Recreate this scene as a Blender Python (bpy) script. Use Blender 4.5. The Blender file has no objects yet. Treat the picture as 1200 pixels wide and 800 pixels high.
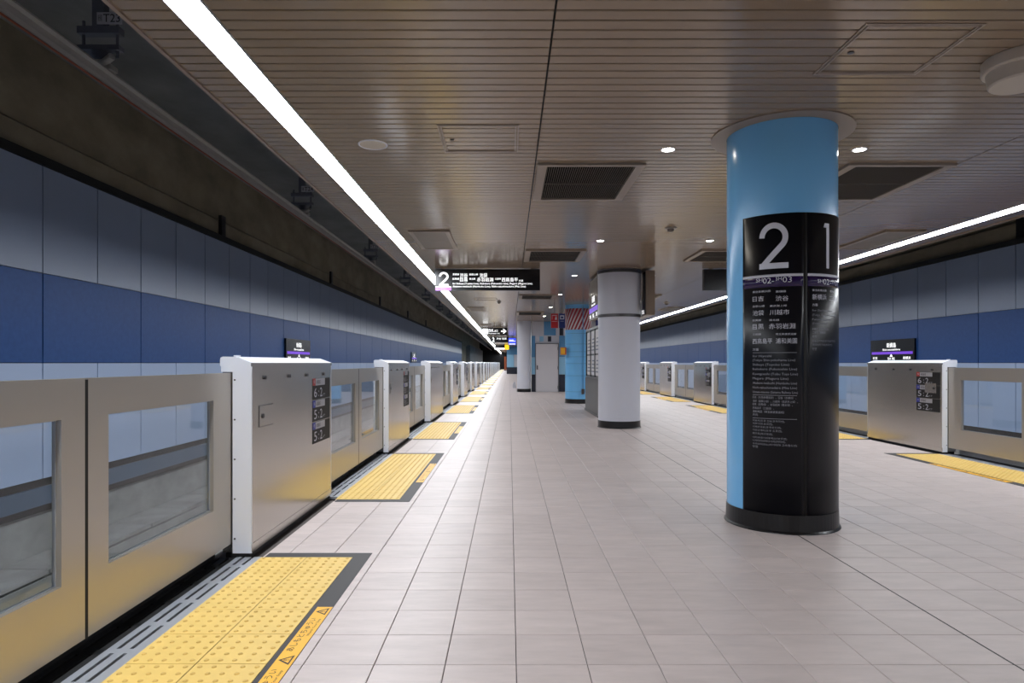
import bpy, bmesh, math, random
from mathutils import Vector

sc = bpy.context.scene
col = sc.collection
random.seed(4)

# ------------------------------------------------------------------ camera, world, exposure
EYE = 1.272
FPX = 760.0
cam_d = bpy.data.cameras.new('camera')
cam_d.sensor_width = 36.0
cam_d.lens = FPX * 36.0 / 1200.0
cam_d.shift_x = 3.0 / 1200.0
cam_d.shift_y = 25.0 / 1200.0
cam_d.clip_start = 0.05
cam_d.clip_end = 400
cam = bpy.data.objects.new('camera', cam_d)
cam.location = (0, 0, EYE)
cam.rotation_euler = (math.radians(90), 0, 0)
col.objects.link(cam)
sc.camera = cam

world = bpy.data.worlds.new('world')
sc.world = world
world.use_nodes = True
world.node_tree.nodes['Background'].inputs[0].default_value = (0.8, 0.85, 1.0, 1)
world.node_tree.nodes['Background'].inputs[1].default_value = 0.004

sc.view_settings.view_transform = 'Standard'
sc.view_settings.look = 'None'
sc.view_settings.gamma = 1.0
sc.view_settings.use_curve_mapping = False
sc.view_settings.exposure = 0.08
STRIP_LIGHT = 38.0          # radiance of the two linear ceiling lights
DOWN_LIGHT = 50.0

# ------------------------------------------------------------------ materials
def srgb(r, g, b):
    f = lambda c: (c / 255 / 12.92) if c / 255 <= 0.04045 else ((c / 255 + 0.055) / 1.055) ** 2.4
    return (f(r), f(g), f(b), 1)

MATS = {}
def mat(name, color, rough=0.5, metal=0.0, spec=0.5, emit=0.0, noise=None, bump=0.0, coat=0.0, rough_var=0.0):
    """noise = (scale xyz, amount): procedural colour variation in world metres"""
    m = bpy.data.materials.new(name); m.use_nodes = True
    nt = m.node_tree; b = nt.nodes['Principled BSDF']
    b.inputs['Base Color'].default_value = color
    b.inputs['Roughness'].default_value = rough
    b.inputs['Metallic'].default_value = metal
    b.inputs['Specular IOR Level'].default_value = spec
    b.inputs['Coat Weight'].default_value = coat
    b.inputs['Coat Roughness'].default_value = 0.08
    if emit > 0:
        b.inputs['Emission Color'].default_value = color
        b.inputs['Emission Strength'].default_value = emit
    if noise:
        (sx, sy, sz), amt = noise
        geo = nt.nodes.new('ShaderNodeNewGeometry')
        mp = nt.nodes.new('ShaderNodeMapping'); mp.inputs['Scale'].default_value = (sx, sy, sz)
        nz = nt.nodes.new('ShaderNodeTexNoise'); nz.inputs['Scale'].default_value = 1.0
        nz.inputs['Detail'].default_value = 5.0; nz.inputs['Roughness'].default_value = 0.6
        nt.links.new(geo.outputs['Position'], mp.inputs['Vector'])
        nt.links.new(mp.outputs['Vector'], nz.inputs['Vector'])
        mr = nt.nodes.new('ShaderNodeMapRange')
        mr.inputs['From Min'].default_value = 0.3; mr.inputs['From Max'].default_value = 0.7
        mr.inputs['To Min'].default_value = 1 - amt; mr.inputs['To Max'].default_value = 1 + amt
        nt.links.new(nz.outputs['Fac'], mr.inputs['Value'])
        mx = nt.nodes.new('ShaderNodeVectorMath'); mx.operation = 'SCALE'
        mx.inputs[0].default_value = color[:3]
        nt.links.new(mr.outputs['Result'], mx.inputs['Scale'])
        nt.links.new(mx.outputs['Vector'], b.inputs['Base Color'])
        if bump:
            bp = nt.nodes.new('ShaderNodeBump'); bp.inputs['Strength'].default_value = bump
            bp.inputs['Distance'].default_value = 0.002
            nt.links.new(nz.outputs['Fac'], bp.inputs['Height'])
            nt.links.new(bp.outputs['Normal'], b.inputs['Normal'])
        if rough_var:
            rr = nt.nodes.new('ShaderNodeMapRange')
            rr.inputs['From Min'].default_value = 0.3; rr.inputs['From Max'].default_value = 0.7
            rr.inputs['To Min'].default_value = max(0.02, rough - rough_var); rr.inputs['To Max'].default_value = rough + rough_var
            nt.links.new(nz.outputs['Fac'], rr.inputs['Value'])
            nt.links.new(rr.outputs['Result'], b.inputs['Roughness'])
    MATS[name] = m
    return m

def tile_material():
    m = mat('floor_tile', srgb(200, 187, 184), 0.42, spec=0.38)
    nt = m.node_tree; b = nt.nodes['Principled BSDF']
    geo = nt.nodes.new('ShaderNodeNewGeometry')
    mp = nt.nodes.new('ShaderNodeMapping')
    mp.inputs['Location'].default_value = (-0.029 / 0.3, -0.035 / 0.3, 0)
    mp.inputs['Scale'].default_value = (1 / 0.3, 1 / 0.3, 0)
    fl = nt.nodes.new('ShaderNodeVectorMath'); fl.operation = 'FLOOR'
    wn = nt.nodes.new('ShaderNodeTexWhiteNoise'); wn.noise_dimensions = '2D'
    nt.links.new(geo.outputs['Position'], mp.inputs['Vector'])
    nt.links.new(mp.outputs['Vector'], fl.inputs[0])
    nt.links.new(fl.outputs['Vector'], wn.inputs['Vector'])
    nz = nt.nodes.new('ShaderNodeTexNoise'); nz.inputs['Scale'].default_value = 1.0
    nz.inputs['Detail'].default_value = 6; nz.inputs['Roughness'].default_value = 0.65
    mp2 = nt.nodes.new('ShaderNodeMapping'); mp2.inputs['Scale'].default_value = (3.5, 14, 4)
    addv = nt.nodes.new('ShaderNodeVectorMath'); addv.operation = 'MULTIPLY_ADD'
    addv.inputs[1].default_value = (7, 7, 7)
    nt.links.new(wn.outputs['Color'], addv.inputs[0])
    nt.links.new(geo.outputs['Position'], addv.inputs[2])
    nt.links.new(addv.outputs['Vector'], mp2.inputs['Vector'])
    nt.links.new(mp2.outputs['Vector'], nz.inputs['Vector'])
    a = nt.nodes.new('ShaderNodeMapRange'); a.inputs['To Min'].default_value = 0.95; a.inputs['To Max'].default_value = 1.04
    nt.links.new(wn.outputs['Value'], a.inputs['Value'])
    c = nt.nodes.new('ShaderNodeMapRange'); c.inputs['From Min'].default_value = 0.3; c.inputs['From Max'].default_value = 0.7
    c.inputs['To Min'].default_value = 0.90; c.inputs['To Max'].default_value = 1.07
    nt.links.new(nz.outputs['Fac'], c.inputs['Value'])
    mu = nt.nodes.new('ShaderNodeMath'); mu.operation = 'MULTIPLY'
    nt.links.new(a.outputs['Result'], mu.inputs[0]); nt.links.new(c.outputs['Result'], mu.inputs[1])
    sv = nt.nodes.new('ShaderNodeVectorMath'); sv.operation = 'SCALE'
    sv.inputs[0].default_value = srgb(200, 187, 184)[:3]
    nt.links.new(mu.outputs['Value'], sv.inputs['Scale'])
    nt.links.new(sv.outputs['Vector'], b.inputs['Base Color'])
    return m

def glass_material():
    m = bpy.data.materials.new('door_glass'); m.use_nodes = True
    nt = m.node_tree; nt.nodes.clear()
    out = nt.nodes.new('ShaderNodeOutputMaterial')
    tr = nt.nodes.new('ShaderNodeBsdfTransparent'); tr.inputs[0].default_value = (0.90, 0.93, 0.95, 1)
    gl = nt.nodes.new('ShaderNodeBsdfGlossy'); gl.inputs['Roughness'].default_value = 0.03
    gl.inputs[0].default_value = (1, 1, 1, 1)
    lw = nt.nodes.new('ShaderNodeLayerWeight'); lw.inputs['Blend'].default_value = 0.5
    pw = nt.nodes.new('ShaderNodeMath'); pw.operation = 'POWER'; pw.inputs[1].default_value = 5.0
    fr = nt.nodes.new('ShaderNodeMath'); fr.operation = 'MULTIPLY_ADD'; fr.inputs[1].default_value = 0.96; fr.inputs[2].default_value = 0.04
    nt.links.new(lw.outputs['Facing'], pw.inputs[0]); nt.links.new(pw.outputs[0], fr.inputs[0])
    mx = nt.nodes.new('ShaderNodeMixShader')
    nt.links.new(fr.outputs[0], mx.inputs[0]); nt.links.new(tr.outputs[0], mx.inputs[1]); nt.links.new(gl.outputs[0], mx.inputs[2])
    nt.links.new(mx.outputs[0], out.inputs[0])
    MATS['door_glass'] = m
    return m

tile_material(); glass_material()
mat('grout', srgb(92, 84, 82), 0.9)
mat('ceiling_paint', srgb(136, 119, 100), 0.17, spec=0.55, noise=((0.8, 9.0, 1), 0.04))
mat('ceiling_trim', srgb(140, 122, 110), 0.4)
mat('ceiling_back', srgb(12, 10, 9), 0.95)
mat('frame_beige', srgb(138, 125, 113), 0.4)
mat('steel', (0.54, 0.51, 0.47, 1), 0.22, metal=0.8)
mat('door_steel', (0.47, 0.435, 0.385, 1), 0.30, metal=0.68)
mat('steel_dull', (0.42, 0.44, 0.48, 1), 0.40, metal=0.4)
mat('white_paint', srgb(222, 225, 235), 0.3, spec=0.5)
mat('column_white', srgb(203, 205, 216), 0.3, spec=0.5)
mat('black_paint', srgb(16, 17, 20), 0.28)
mat('black_matte', srgb(13, 13, 14), 0.6)
mat('rubber', srgb(12, 12, 12), 0.7)
mat('screw', srgb(70, 70, 74), 0.35, metal=0.6)
mat('blue_column', srgb(118, 188, 240), 0.22, spec=0.5)
mat('black_sign', srgb(9, 11, 20), 0.30, spec=0.35)
mat('purple_print', srgb(32, 13, 70), 0.25)
mat('print_white', srgb(200, 202, 214), 0.4)
mat('print_grey', srgb(150, 152, 162), 0.4)
mat('wall_grey', srgb(146, 159, 184), 0.30, spec=0.5, noise=((1.2, 1.2, 1.2), 0.02))
mat('wall_blue', srgb(48, 86, 148), 0.42, spec=0.3, noise=((18, 18, 18), 0.10))
mat('wall_pale', srgb(186, 204, 236), 0.34, spec=0.5)
mat('dark_backing', srgb(8, 9, 12), 0.9)
mat('concrete', srgb(138, 130, 112), 0.9, noise=((1.1, 0.9, 1.6), 0.28), bump=0.3)
mat('concrete_low', srgb(150, 150, 147), 0.85, noise=((2.0, 1.6, 2.4), 0.25), bump=0.3)
mat('concrete_dark', srgb(118, 120, 122), 0.9, noise=((1.0, 0.8, 1.0), 0.25))
mat('aluminium', (0.42, 0.41, 0.40, 1), 0.4, metal=0.4)
mat('copper', srgb(140, 80, 62), 0.5, metal=0.6)
mat('iron', srgb(92, 95, 106), 0.6)
mat('duct_blue', srgb(84, 104, 128), 0.5)
mat('rail_steel', srgb(96, 84, 74), 0.4, metal=0.8)
mat('tactile_yellow', srgb(229, 194, 108), 0.5, noise=((9, 9, 9), 0.05))
mat('tactile_dot', srgb(214, 176, 94), 0.5)
mat('border_dark', srgb(52, 49, 51), 0.6)
mat('tape_yellow', srgb(246, 184, 40), 0.45)
mat('tape_black', srgb(52, 38, 16), 0.6)
mat('vent_dark', srgb(3, 3, 3), 0.95, spec=0.1)
mat('vent_fin', srgb(74, 67, 60), 0.6)
mat('vent_panel', srgb(112, 104, 96), 0.5)
mat('speaker_white', srgb(180, 172, 160), 0.5)
mat('light_diffuser', (0.92, 0.96, 1.0, 1), 0.4, emit=STRIP_LIGHT)
mat('down_lamp', (1.0, 0.93, 0.82, 1), 0.4, emit=DOWN_LIGHT)
mat('sign_black', srgb(14, 15, 20), 0.22)
mat('sign_white_lit', (1, 1, 1, 1), 0.4, emit=1.5)
mat('sign_purple_lit', srgb(180, 120, 220), 0.4, emit=0.9)
mat('wall_sign_purple', srgb(110, 60, 200), 0.4, emit=0.7)
mat('sign_yellow_lit', srgb(250, 210, 30), 0.4, emit=1.0)
mat('screen_blue', srgb(60, 80, 240), 0.2, emit=1.1)
mat('sign_tan', srgb(120, 104, 88), 0.35)
mat('band_grey', srgb(84, 82, 82), 0.3, metal=0.7)
mat('red_sign', srgb(176, 30, 40), 0.4)
mat('blue_sign', srgb(24, 42, 112), 0.4)
mat('stripe_red', srgb(150, 32, 50), 0.45)
mat('stripe_white', srgb(206, 200, 206), 0.45)
mat('orange_box', srgb(206, 130, 50), 0.4)
mat('orange_post', srgb(170, 86, 44), 0.5)
mat('enc_white', srgb(190, 192, 202), 0.35)
mat('enc_blue', srgb(84, 140, 186), 0.35)
mat('enc_light', srgb(140, 190, 222), 0.35)
mat('enc_navy', srgb(16, 22, 44), 0.35)
mat('door_paint', srgb(200, 197, 202), 0.4)
mat('poster', srgb(214, 212, 214), 0.35)
mat('poster_ink', srgb(96, 104, 128), 0.4)
mat('board_frame', srgb(46, 48, 54), 0.35, metal=0.5)
mat('tag_red', srgb(190, 40, 44), 0.4)
mat('tag_blue', srgb(40, 52, 168), 0.4)
mat('tag_grey', srgb(182, 182, 190), 0.4)
mat('hinge', srgb(110, 110, 114), 0.4, metal=0.7)

# ------------------------------------------------------------------ helpers
class MB:
    """collects verts and faces of ONE mesh object"""
    def __init__(s): s.v = []; s.f = []; s.sm = []; s.mi = []
    def add(s, vs, fs, smooth=False, mi=0):
        n = len(s.v); s.v += [tuple(p) for p in vs]
        for f in fs: s.f.append([i + n for i in f]); s.sm.append(smooth); s.mi.append(mi)
        return s
    def box(s, x0, x1, y0, y1, z0, z1, mi=0):
        if x0 > x1: x0, x1 = x1, x0
        if y0 > y1: y0, y1 = y1, y0
        if z0 > z1: z0, z1 = z1, z0
        v = [(x0, y0, z0), (x1, y0, z0), (x1, y1, z0), (x0, y1, z0), (x0, y0, z1), (x1, y0, z1), (x1, y1, z1), (x0, y1, z1)]
        return s.add(v, [(0, 3, 2, 1), (4, 5, 6, 7), (0, 1, 5, 4), (1, 2, 6, 5), (2, 3, 7, 6), (3, 0, 4, 7)], mi=mi)
    def prism_y(s, prof, y0, y1):
        """profile of (x, z) points, extruded along y"""
        n = len(prof)
        v = [(x, y0, z) for x, z in prof] + [(x, y1, z) for x, z in prof]
        f = [tuple(range(n)), tuple(range(2 * n - 1, n - 1, -1))]
        f += [(i, i + n, (i + 1) % n + n, (i + 1) % n) for i in range(n)]
        return s.add(v, f)
    def cyl(s, cx, cy, z0, z1, r, seg=32, r1=None, a0=0.0, a1=None, caps=True):
        r1 = r if r1 is None else r1
        v = []
        for i in range(seg):
            a = 2 * math.pi * i / seg
            v.append((cx + r * math.cos(a), cy + r * math.sin(a), z0)); v.append((cx + r1 * math.cos(a), cy + r1 * math.sin(a), z1))
        s.add(v, [(2 * i, 2 * ((i + 1) % seg), 2 * ((i + 1) % seg) + 1, 2 * i + 1) for i in range(seg)], True)
        if caps:
            s.add([v[2 * i] for i in range(seg)], [tuple(range(seg - 1, -1, -1))])
            s.add([v[2 * i + 1] for i in range(seg)], [tuple(range(seg))])
        return s
    def lathe(s, cx, cy, prof, seg=40):
        """closed ring profile of (r, z) around the vertical axis"""
        n = len(prof); v = []
        for i in range(seg):
            a = 2 * math.pi * i / seg
            v += [(cx + r * math.cos(a), cy + r * math.sin(a), z) for r, z in prof]
        f = []
        for i in range(seg):
            j = (i + 1) % seg
            f += [(i * n + k, j * n + k, j * n + (k + 1) % n, i * n + (k + 1) % n) for k in range(n)]
        return s.add(v, f)
    def tube(s, p0, p1, r, seg=12):
        p0 = Vector(p0); p1 = Vector(p1); d = (p1 - p0).normalized()
        u = d.orthogonal().normalized(); w = d.cross(u)
        v = []
        for i in range(seg):
            a = 2 * math.pi * i / seg; o = u * math.cos(a) * r + w * math.sin(a) * r
            v += [p0 + o, p1 + o]
        s.add(v, [(2 * i, 2 * ((i + 1) % seg), 2 * ((i + 1) % seg) + 1, 2 * i + 1) for i in range(seg)], True)
        s.add(v[0::2], [tuple(range(seg))]); s.add(v[1::2], [tuple(range(seg))])
        return s
    def sector(s, cx, cy, r0, r1, p0, p1, z0, z1, step=0.05):
        """curved plate around a column; angle p = 0 faces -y, positive turns to +x"""
        n = max(2, int(abs(p1 - p0) / step)); v = []
        for i in range(n + 1):
            p = p0 + (p1 - p0) * i / n
            for r in (r0, r1):
                for z in (z0, z1): v.append((cx + r * math.sin(p), cy - r * math.cos(p), z))
        f = []; g = []
        for i in range(n):
            a = 4 * i; b = a + 4
            g += [(a + 2, b + 2, b + 3, a + 3)]
            f += [(a, a + 1, b + 1, b), (a + 1, a + 3, b + 3, b + 1), (a, b, b + 2, a + 2)]
        f += [(0, 2, 3, 1), (4 * n, 4 * n + 1, 4 * n + 3, 4 * n + 2)]
        k = len(s.v); s.v += v
        for q in g: s.f.append([i + k for i in q]); s.sm.append(True); s.mi.append(0)
        for q in f: s.f.append([i + k for i in q]); s.sm.append(False); s.mi.append(0)
        return s
    def framed(s, x0, x1, y0, y1, z0, z1, iy0, iy1, iz0, iz1):
        """plate in the y-z plane with a rectangular opening"""
        o = [(y0, z0), (y1, z0), (y1, z1), (y0, z1)]; i = [(iy0, iz0), (iy1, iz0), (iy1, iz1), (iy0, iz1)]
        v = [(x, y, z) for x in (x0, x1) for y, z in o + i]
        f = []
        for k in range(4):
            l = (k + 1) % 4
            f += [(k, l, 4 + l, 4 + k), (8 + k, 12 + k, 12 + l, 8 + l), (k, 8 + k, 8 + l, l), (4 + k, 4 + l, 12 + l, 12 + k)]
        return s.add(v, f)
    def framed_z(s, z0, z1, x0, x1, y0, y1, ix0, ix1, iy0, iy1):
        o = [(x0, y0), (x1, y0), (x1, y1), (x0, y1)]; i = [(ix0, iy0), (ix1, iy0), (ix1, iy1), (ix0, iy1)]
        v = [(x, y, z) for z in (z0, z1) for x, y in o + i]
        f = []
        for k in range(4):
            l = (k + 1) % 4
            f += [(k, l, 4 + l, 4 + k), (8 + k, 12 + k, 12 + l, 8 + l), (k, 8 + k, 8 + l, l), (4 + k, 4 + l, 12 + l, 12 + k)]
        return s.add(v, f)
    def mesh(s, name, m, recalc=True):
        me = bpy.data.meshes.new(name)
        me.from_pydata(s.v, [], s.f)
        if recalc:
            bm = bmesh.new(); bm.from_mesh(me)
            bmesh.ops.recalc_face_normals(bm, faces=bm.faces[:])
            bm.to_mesh(me); bm.free()
        me.polygons.foreach_set('use_smooth', s.sm)
        for mm in (m if isinstance(m, (list, tuple)) else [m]): me.materials.append(MATS[mm])
        me.polygons.foreach_set('material_index', s.mi)
        me.update()
        return me

def link(name, me, parent=None, loc=(0, 0, 0)):
    o = bpy.data.objects.new(name, me)
    o.location = loc
    o.parent = parent
    col.objects.link(o)
    return o
def obj(name, mb, m, parent=None, loc=(0, 0, 0)):
    return link(name, mb.mesh(name, m), parent, loc)
def tag(o, label, cat, group=None):
    o['label'] = label; o['category'] = cat
    if group: o['group'] = group
    return o
def thing(name, label, cat, loc=(0, 0, 0), group=None):
    o = bpy.data.objects.new(name, None); o.empty_display_size = 0.2
    o.location = loc; col.objects.link(o)
    return tag(o, label, cat, group)
def struct(name, mb, m):
    o = obj(name, mb, m); o['kind'] = 'structure'; return o
def stuff(o): o['kind'] = 'stuff'; return o
ORD = ['first', 'second', 'third', 'fourth', 'fifth', 'sixth', 'seventh', 'eighth', 'ninth', 'tenth', 'eleventh', 'twelfth',
       'thirteenth', 'fourteenth', 'fifteenth', 'sixteenth', 'seventeenth', 'eighteenth', 'nineteenth', 'twentieth',
       'twenty-first', 'twenty-second', 'twenty-third', 'twenty-fourth', 'twenty-fifth', 'twenty-sixth', 'twenty-seventh', 'twenty-eighth']

# lettering: outlines from the built-in font, flattened to a mesh
_tc = {}
tscene = bpy.data.scenes.new('lettering_scratch')
def glyphs(s, res=3):
    if (s, res) in _tc: return _tc[(s, res)]
    cu = bpy.data.curves.new('t', 'FONT'); cu.body = s; cu.size = 1.0; cu.resolution_u = res
    ob = bpy.data.objects.new('t', cu); tscene.collection.objects.link(ob)
    tscene.view_layers[0].update(); dg = tscene.view_layers[0].depsgraph
    me = ob.evaluated_get(dg).to_mesh()
    v = [(p.co.x, p.co.y) for p in me.vertices]; f = [tuple(p.vertices) for p in me.polygons]
    ob.evaluated_get(dg).to_mesh_clear()
    bpy.data.objects.remove(ob); bpy.data.curves.remove(cu)
    if not v: v = [(0, 0), (0.01, 0), (0, 0.01)]; f = [(0, 1, 2)]
    x0 = min(p[0] for p in v); x1 = max(p[0] for p in v); y0 = min(p[1] for p in v); y1 = max(p[1] for p in v)
    _tc[(s, res)] = (v, f, x0, x1, y0, y1)
    return _tc[(s, res)]
def lay_text(mb, s, u0, u1, v0, v1, fn, res=3, mi=0, fit_w=True):
    """fit the string into the rectangle u0..u1, v0..v1 and map it with fn(u, v) -> point"""
    v, f, x0, x1, y0, y1 = glyphs(s, res)
    sy = (v1 - v0) / max(1e-6, y1 - y0)
    sx = (u1 - u0) / max(1e-6, x1 - x0) if fit_w else sy
    mb.add([fn(u0 + (p[0] - x0) * sx, v0 + (p[1] - y0) * sy) for p in v], f, mi=mi)

# the platform is symmetric about this axis; side 0 = left, side 1 = right
AX = 4.36
def mx(x, side): return x if side == 0 else AX - x
SIDE = ['left', 'right']
Y0, Y1 = -9.0, 126.0       # extent of the built station along the platform
ZC = 3.10                  # ceiling height

# ------------------------------------------------------------------ floor
GX, GY, T = 0.029, 0.035, 0.3
fb = MB().box(-1.62, AX + 1.62, Y0, Y1, -0.35, -0.006)
fb.box(-1.99, -1.62, Y0, Y1, -0.35, -0.03); fb.box(AX + 1.62, AX + 1.99, Y0, Y1, -0.35, -0.03)
floor = struct('floor', fb, 'grout')
cells = []
i0, i1 = math.ceil((-1.69 - GX) / T), math.floor((AX + 1.69 - GX) / T)
for j in range(-30, 240):
    for i in range(i0 - 1, i1 + 1):
        xa, xb = GX + i * T, GX + (i + 1) * T
        ya, yb = GY + j * T, GY + (j + 1) * T
        xa, xb = max(xa, -1.62), min(xb, AX + 1.62)
        if xb - xa < 0.02: continue
        cells.append((xa, xb, ya, yb))
vis = []
for c in cells:
    yc = (c[2] + c[3]) / 2; xc = (c[0] + c[1]) / 2
    if c[3] < 2.55: continue
    px = 597 + FPX * xc / yc
    if -40 < px < 1240: vis.append((yc, c))
vis.sort(key=lambda t: t[0])
near = set(c for _, c in vis[:300])
G = 0.0018
def tile_geo(mb, w, d, x=0, y=0):
    b = 0.002; z0, z1 = -0.006, 0.0
    o = [(x + G, y + G), (x + w - G, y + G), (x + w - G, y + d - G), (x + G, y + d - G)]
    n = [(x + G + b, y + G + b), (x + w - G - b, y + G + b), (x + w - G - b, y + d - G - b), (x + G + b, y + d - G - b)]
    v = [(p[0], p[1], z0) for p in o] + [(p[0], p[1], z1 - 0.0015) for p in o] + [(p[0], p[1], z1) for p in n]
    f = [(8, 9, 10, 11)] + [(k, (k + 1) % 4, (k + 1) % 4 + 4, k + 4) for k in range(4)] + [(k + 4, (k + 1) % 4 + 4, (k + 1) % 4 + 8, k + 8) for k in range(4)]
    mb.add(v, f)
tmesh = {}
rest = MB()
for c in cells:
    w = round(c[1] - c[0], 3)
    if c in near:
        if w not in tmesh:
            t = MB(); tile_geo(t, w, T); tmesh[w] = t.mesh('tile', 'floor_tile', recalc=False)
        link('tile', tmesh[w], floor, (c[0], c[2], 0))
    else:
        tile_geo(rest, c[1] - c[0], T, c[0], c[2])
far_floor = MB().box(-1.62, AX + 1.62, GY + 240 * T, Y1, -0.006, -0.001)
rest.v += []  
stuff(link('tile', rest.mesh('tile_field', 'floor_tile', recalc=False), floor))
stuff(obj('far_tile_field', far_floor, 'floor_tile', floor))
obj('expansion_joint', MB().box(2.129 - 0.004, 2.129 + 0.004, 2.0, 60, -0.001, 0.0006), 'black_matte', floor)

# track bed, rails, lower side wall
for s in (0, 1):
    X = lambda x: mx(x, s)
    struct('floor_track_' + SIDE[s], MB().box(X(-1.99), X(-6.0), Y0, Y1, -1.6, -1.25), 'concrete_low')
    struct('wall_platform_edge_' + SIDE[s], MB().box(X(-1.97), X(-1.90), Y0, Y1, -1.25, -0.36), 'concrete_dark')
    for k, d in enumerate((-0.533, 0.533)):
        r = MB(); c = -3.48 + d
        r.prism_y([(X(c - 0.07), -1.25), (X(c + 0.07), -1.25), (X(c + 0.06), -1.235), (X(c + 0.012), -1.22), (X(c + 0.012), -1.14), (X(c + 0.033), -1.13), (X(c + 0.033), -1.10), (X(c - 0.033), -1.10), (X(c - 0.033), -1.13), (X(c - 0.012), -1.14), (X(c - 0.012), -1.22), (X(c - 0.06), -1.235)], Y0, Y1)
        tag(obj('running_rail', r, 'rail_steel'), 'steel running rail of the %s track, %s the platform' % (SIDE[s], ['farther from', 'nearer to'][k]), 'rail', 'running rails in the track pits')

# ------------------------------------------------------------------ side walls with panels
WALL_END = 74.0
for s in (0, 1):
    X = lambda x: mx(x, s)
    wl = MB().box(X(-5.44), X(-5.50), Y0, WALL_END, -0.07, 3.56)
    wall = struct('wall_' + SIDE[s], wl, 'dark_backing')
    pm = {}
    far = {k: MB() for k in ('wall_grey', 'wall_blue', 'wall_pale')}
    for m_, z0, z1, wd in (('wall_pale', -0.067, 1.268, 1.0), ('wall_blue', 1.276, 2.306, 2.0), ('wall_grey', 2.314, 3.55, 1.0)):
        y = 7.51 - 16.0
        g = 0.010
        while y < WALL_END - 0.5:
            if 5.0 < y < 47:
                key = (m_, wd)
                if key not in pm:
                    b = MB()
                    pr = [(g, 0, -5.44), (wd - g, 0, -5.44)]
                    b.box(X(-5.44), X(-5.404), g, wd - g, z0, z1)
                    pm[key] = b.mesh('wall_panel', m_)
                link('wall_panel', pm[key], wall, (0, y, 0))
            else:
                far[m_].box(X(-5.44), X(-5.404), y + g, min(y + wd - g, WALL_END), z0, z1)
            y += wd
    for m_, b in far.items():
        stuff(obj('wall_panel', b, m_, wall))
    # dark shadow gap and coping over the panels
    struct('trim_%d' % (1 + s), MB().box(X(-5.38), X(-5.62), Y0, WALL_END, 3.56, 3.66), 'black_matte')
    # lower wall under the panels: dark slot, cable duct, concrete, kerb
    struct('wall_lower_' + SIDE[s], MB().box(X(-5.52), X(-5.75), Y0, Y1, -1.25, -0.07), 'concrete_low')
    struct('trim_%d' % (3 + s), MB().box(X(-5.46), X(-5.52), Y0, WALL_END, -0.17, -0.07).box(X(-5.47), X(-5.52), Y0, WALL_END, -0.47, -0.38), 'black_matte')
    tag(obj('cable_duct', MB().box(X(-5.42), X(-5.495), Y0, WALL_END, -0.38, -0.17), 'duct_blue'), 'blue grey cable duct under the %s wall panels' % SIDE[s], 'duct')
    kerb = struct('trim_%d' % (5 + s), MB().prism_y([(X(-5.52), -1.25), (X(-4.98), -1.25), (X(-4.98), -1.04), (X(-5.02), -1.0), (X(-5.52), -1.0)], Y0, Y1), 'concrete_low')
    slab = MB().box(X(-5.50), X(-4.96), 0.012, 0.988, -1.0, -0.955).mesh('cover_slab', 'concrete_low')
    for k in range(44): link('cover_slab', slab, kerb, (0, 4.0 + k, 0))
    # concrete tunnel wall above the panels
    struct('wall_concrete_' + SIDE[s], MB().prism_y([(X(-5.62), 3.45), (X(-5.62), 4.02), (X(-5.80), 4.12), (X(-5.80), 5.2), (X(-6.1), 5.2), (X(-6.1), -1.3), (X(-5.75), -1.3), (X(-5.75), 3.45)], Y0, Y1), 'concrete')
    for k in range(5 if s == 0 else 3):
        p = thing('ledge_post', 'dark steel post on the concrete ledge above the %s wall panels, %s from the front' % (SIDE[s], ORD[k]), 'post', (X(-5.58), 12.6 + 7.7 * k, 3.66), 'posts above the wall panels')
        obj('upright', MB().box(-0.03, 0.03, -0.09, 0.09, 0.0, 0.46), 'board_frame', p)
        obj('foot_plate', MB().box(-0.035, 0.035, -0.16, 0.16, 0.0, 0.03), 'board_frame', p)
    # after the panels: dark niche and a bare tunnel wall
    struct('wall_bare_' + SIDE[s], MB().box(X(-5.2), X(-5.75), 86, Y1, -1.25, 3.6), 'concrete_dark')
struct('ceiling_slab', MB().box(-6.1, AX + 6.1, Y0, Y1, 5.2, 5.5), 'concrete_dark')
struct('wall_end', MB().box(-6.1, AX + 6.1, Y1, Y1 + 0.3, -1.6, 5.5), 'dark_backing')
struct('wall_rear', MB().box(-6.1, AX + 6.1, Y0 - 0.3, Y0, -1.6, 5.5), 'concrete_dark')

# ------------------------------------------------------------------ slatted ceiling
LX0, LX1 = -1.745, -1.555     # slot of the linear light on the left
SEAM = 0.238
cb = MB().box(-2.02, AX + 2.02, Y0, Y1, ZC + 0.03, ZC + 0.06)
ceiling = struct('ceiling', cb, 'ceiling_back')
secs = [(-2.02, LX0 - 0.006), (LX1 + 0.006, SEAM - 0.006), (SEAM + 0.006, AX - SEAM - 0.006), (AX - SEAM + 0.006, AX - LX1 - 0.006), (AX - LX0 + 0.006, AX + 2.02)]
def slat_geo(mb, x0, x1, y):
    w = 0.087; z0, z1 = ZC, ZC + 0.012; b = 0.003
    mb.prism_x = None
    v = []
    for x in (x0, x1):
        v += [(x, y, z1), (x, y, z0 + b), (x, y + b, z0), (x, y + w - b, z0), (x, y + w, z0 + b), (x, y + w, z1)]
    f = [(k, k + 1, k + 7, k + 6) for k in range(5)] + [(0, 6, 11, 5), (0, 5, 4, 3, 2, 1), (6, 7, 8, 9, 10, 11)]
    mb.add(v, f)
sm_ = []
for a, b in secs:
    t = MB(); slat_geo(t, a, b, 0); sm_.append(t.mesh('slat', 'ceiling_paint'))
sf = MB()
k = -90
while True:
    y = 0.073 + 0.1 * k
    if y > 76: break
    if 3.1 < y < 9.1:
        for q in range(5): link('slat', sm_[q], ceiling, (0, y, 0))
    else:
        for a, b in secs: slat_geo(sf, a, b, y)
    k += 1
for a, b in secs: sf.box(a, b, 76.1, Y1, ZC, ZC + 0.012)
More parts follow.
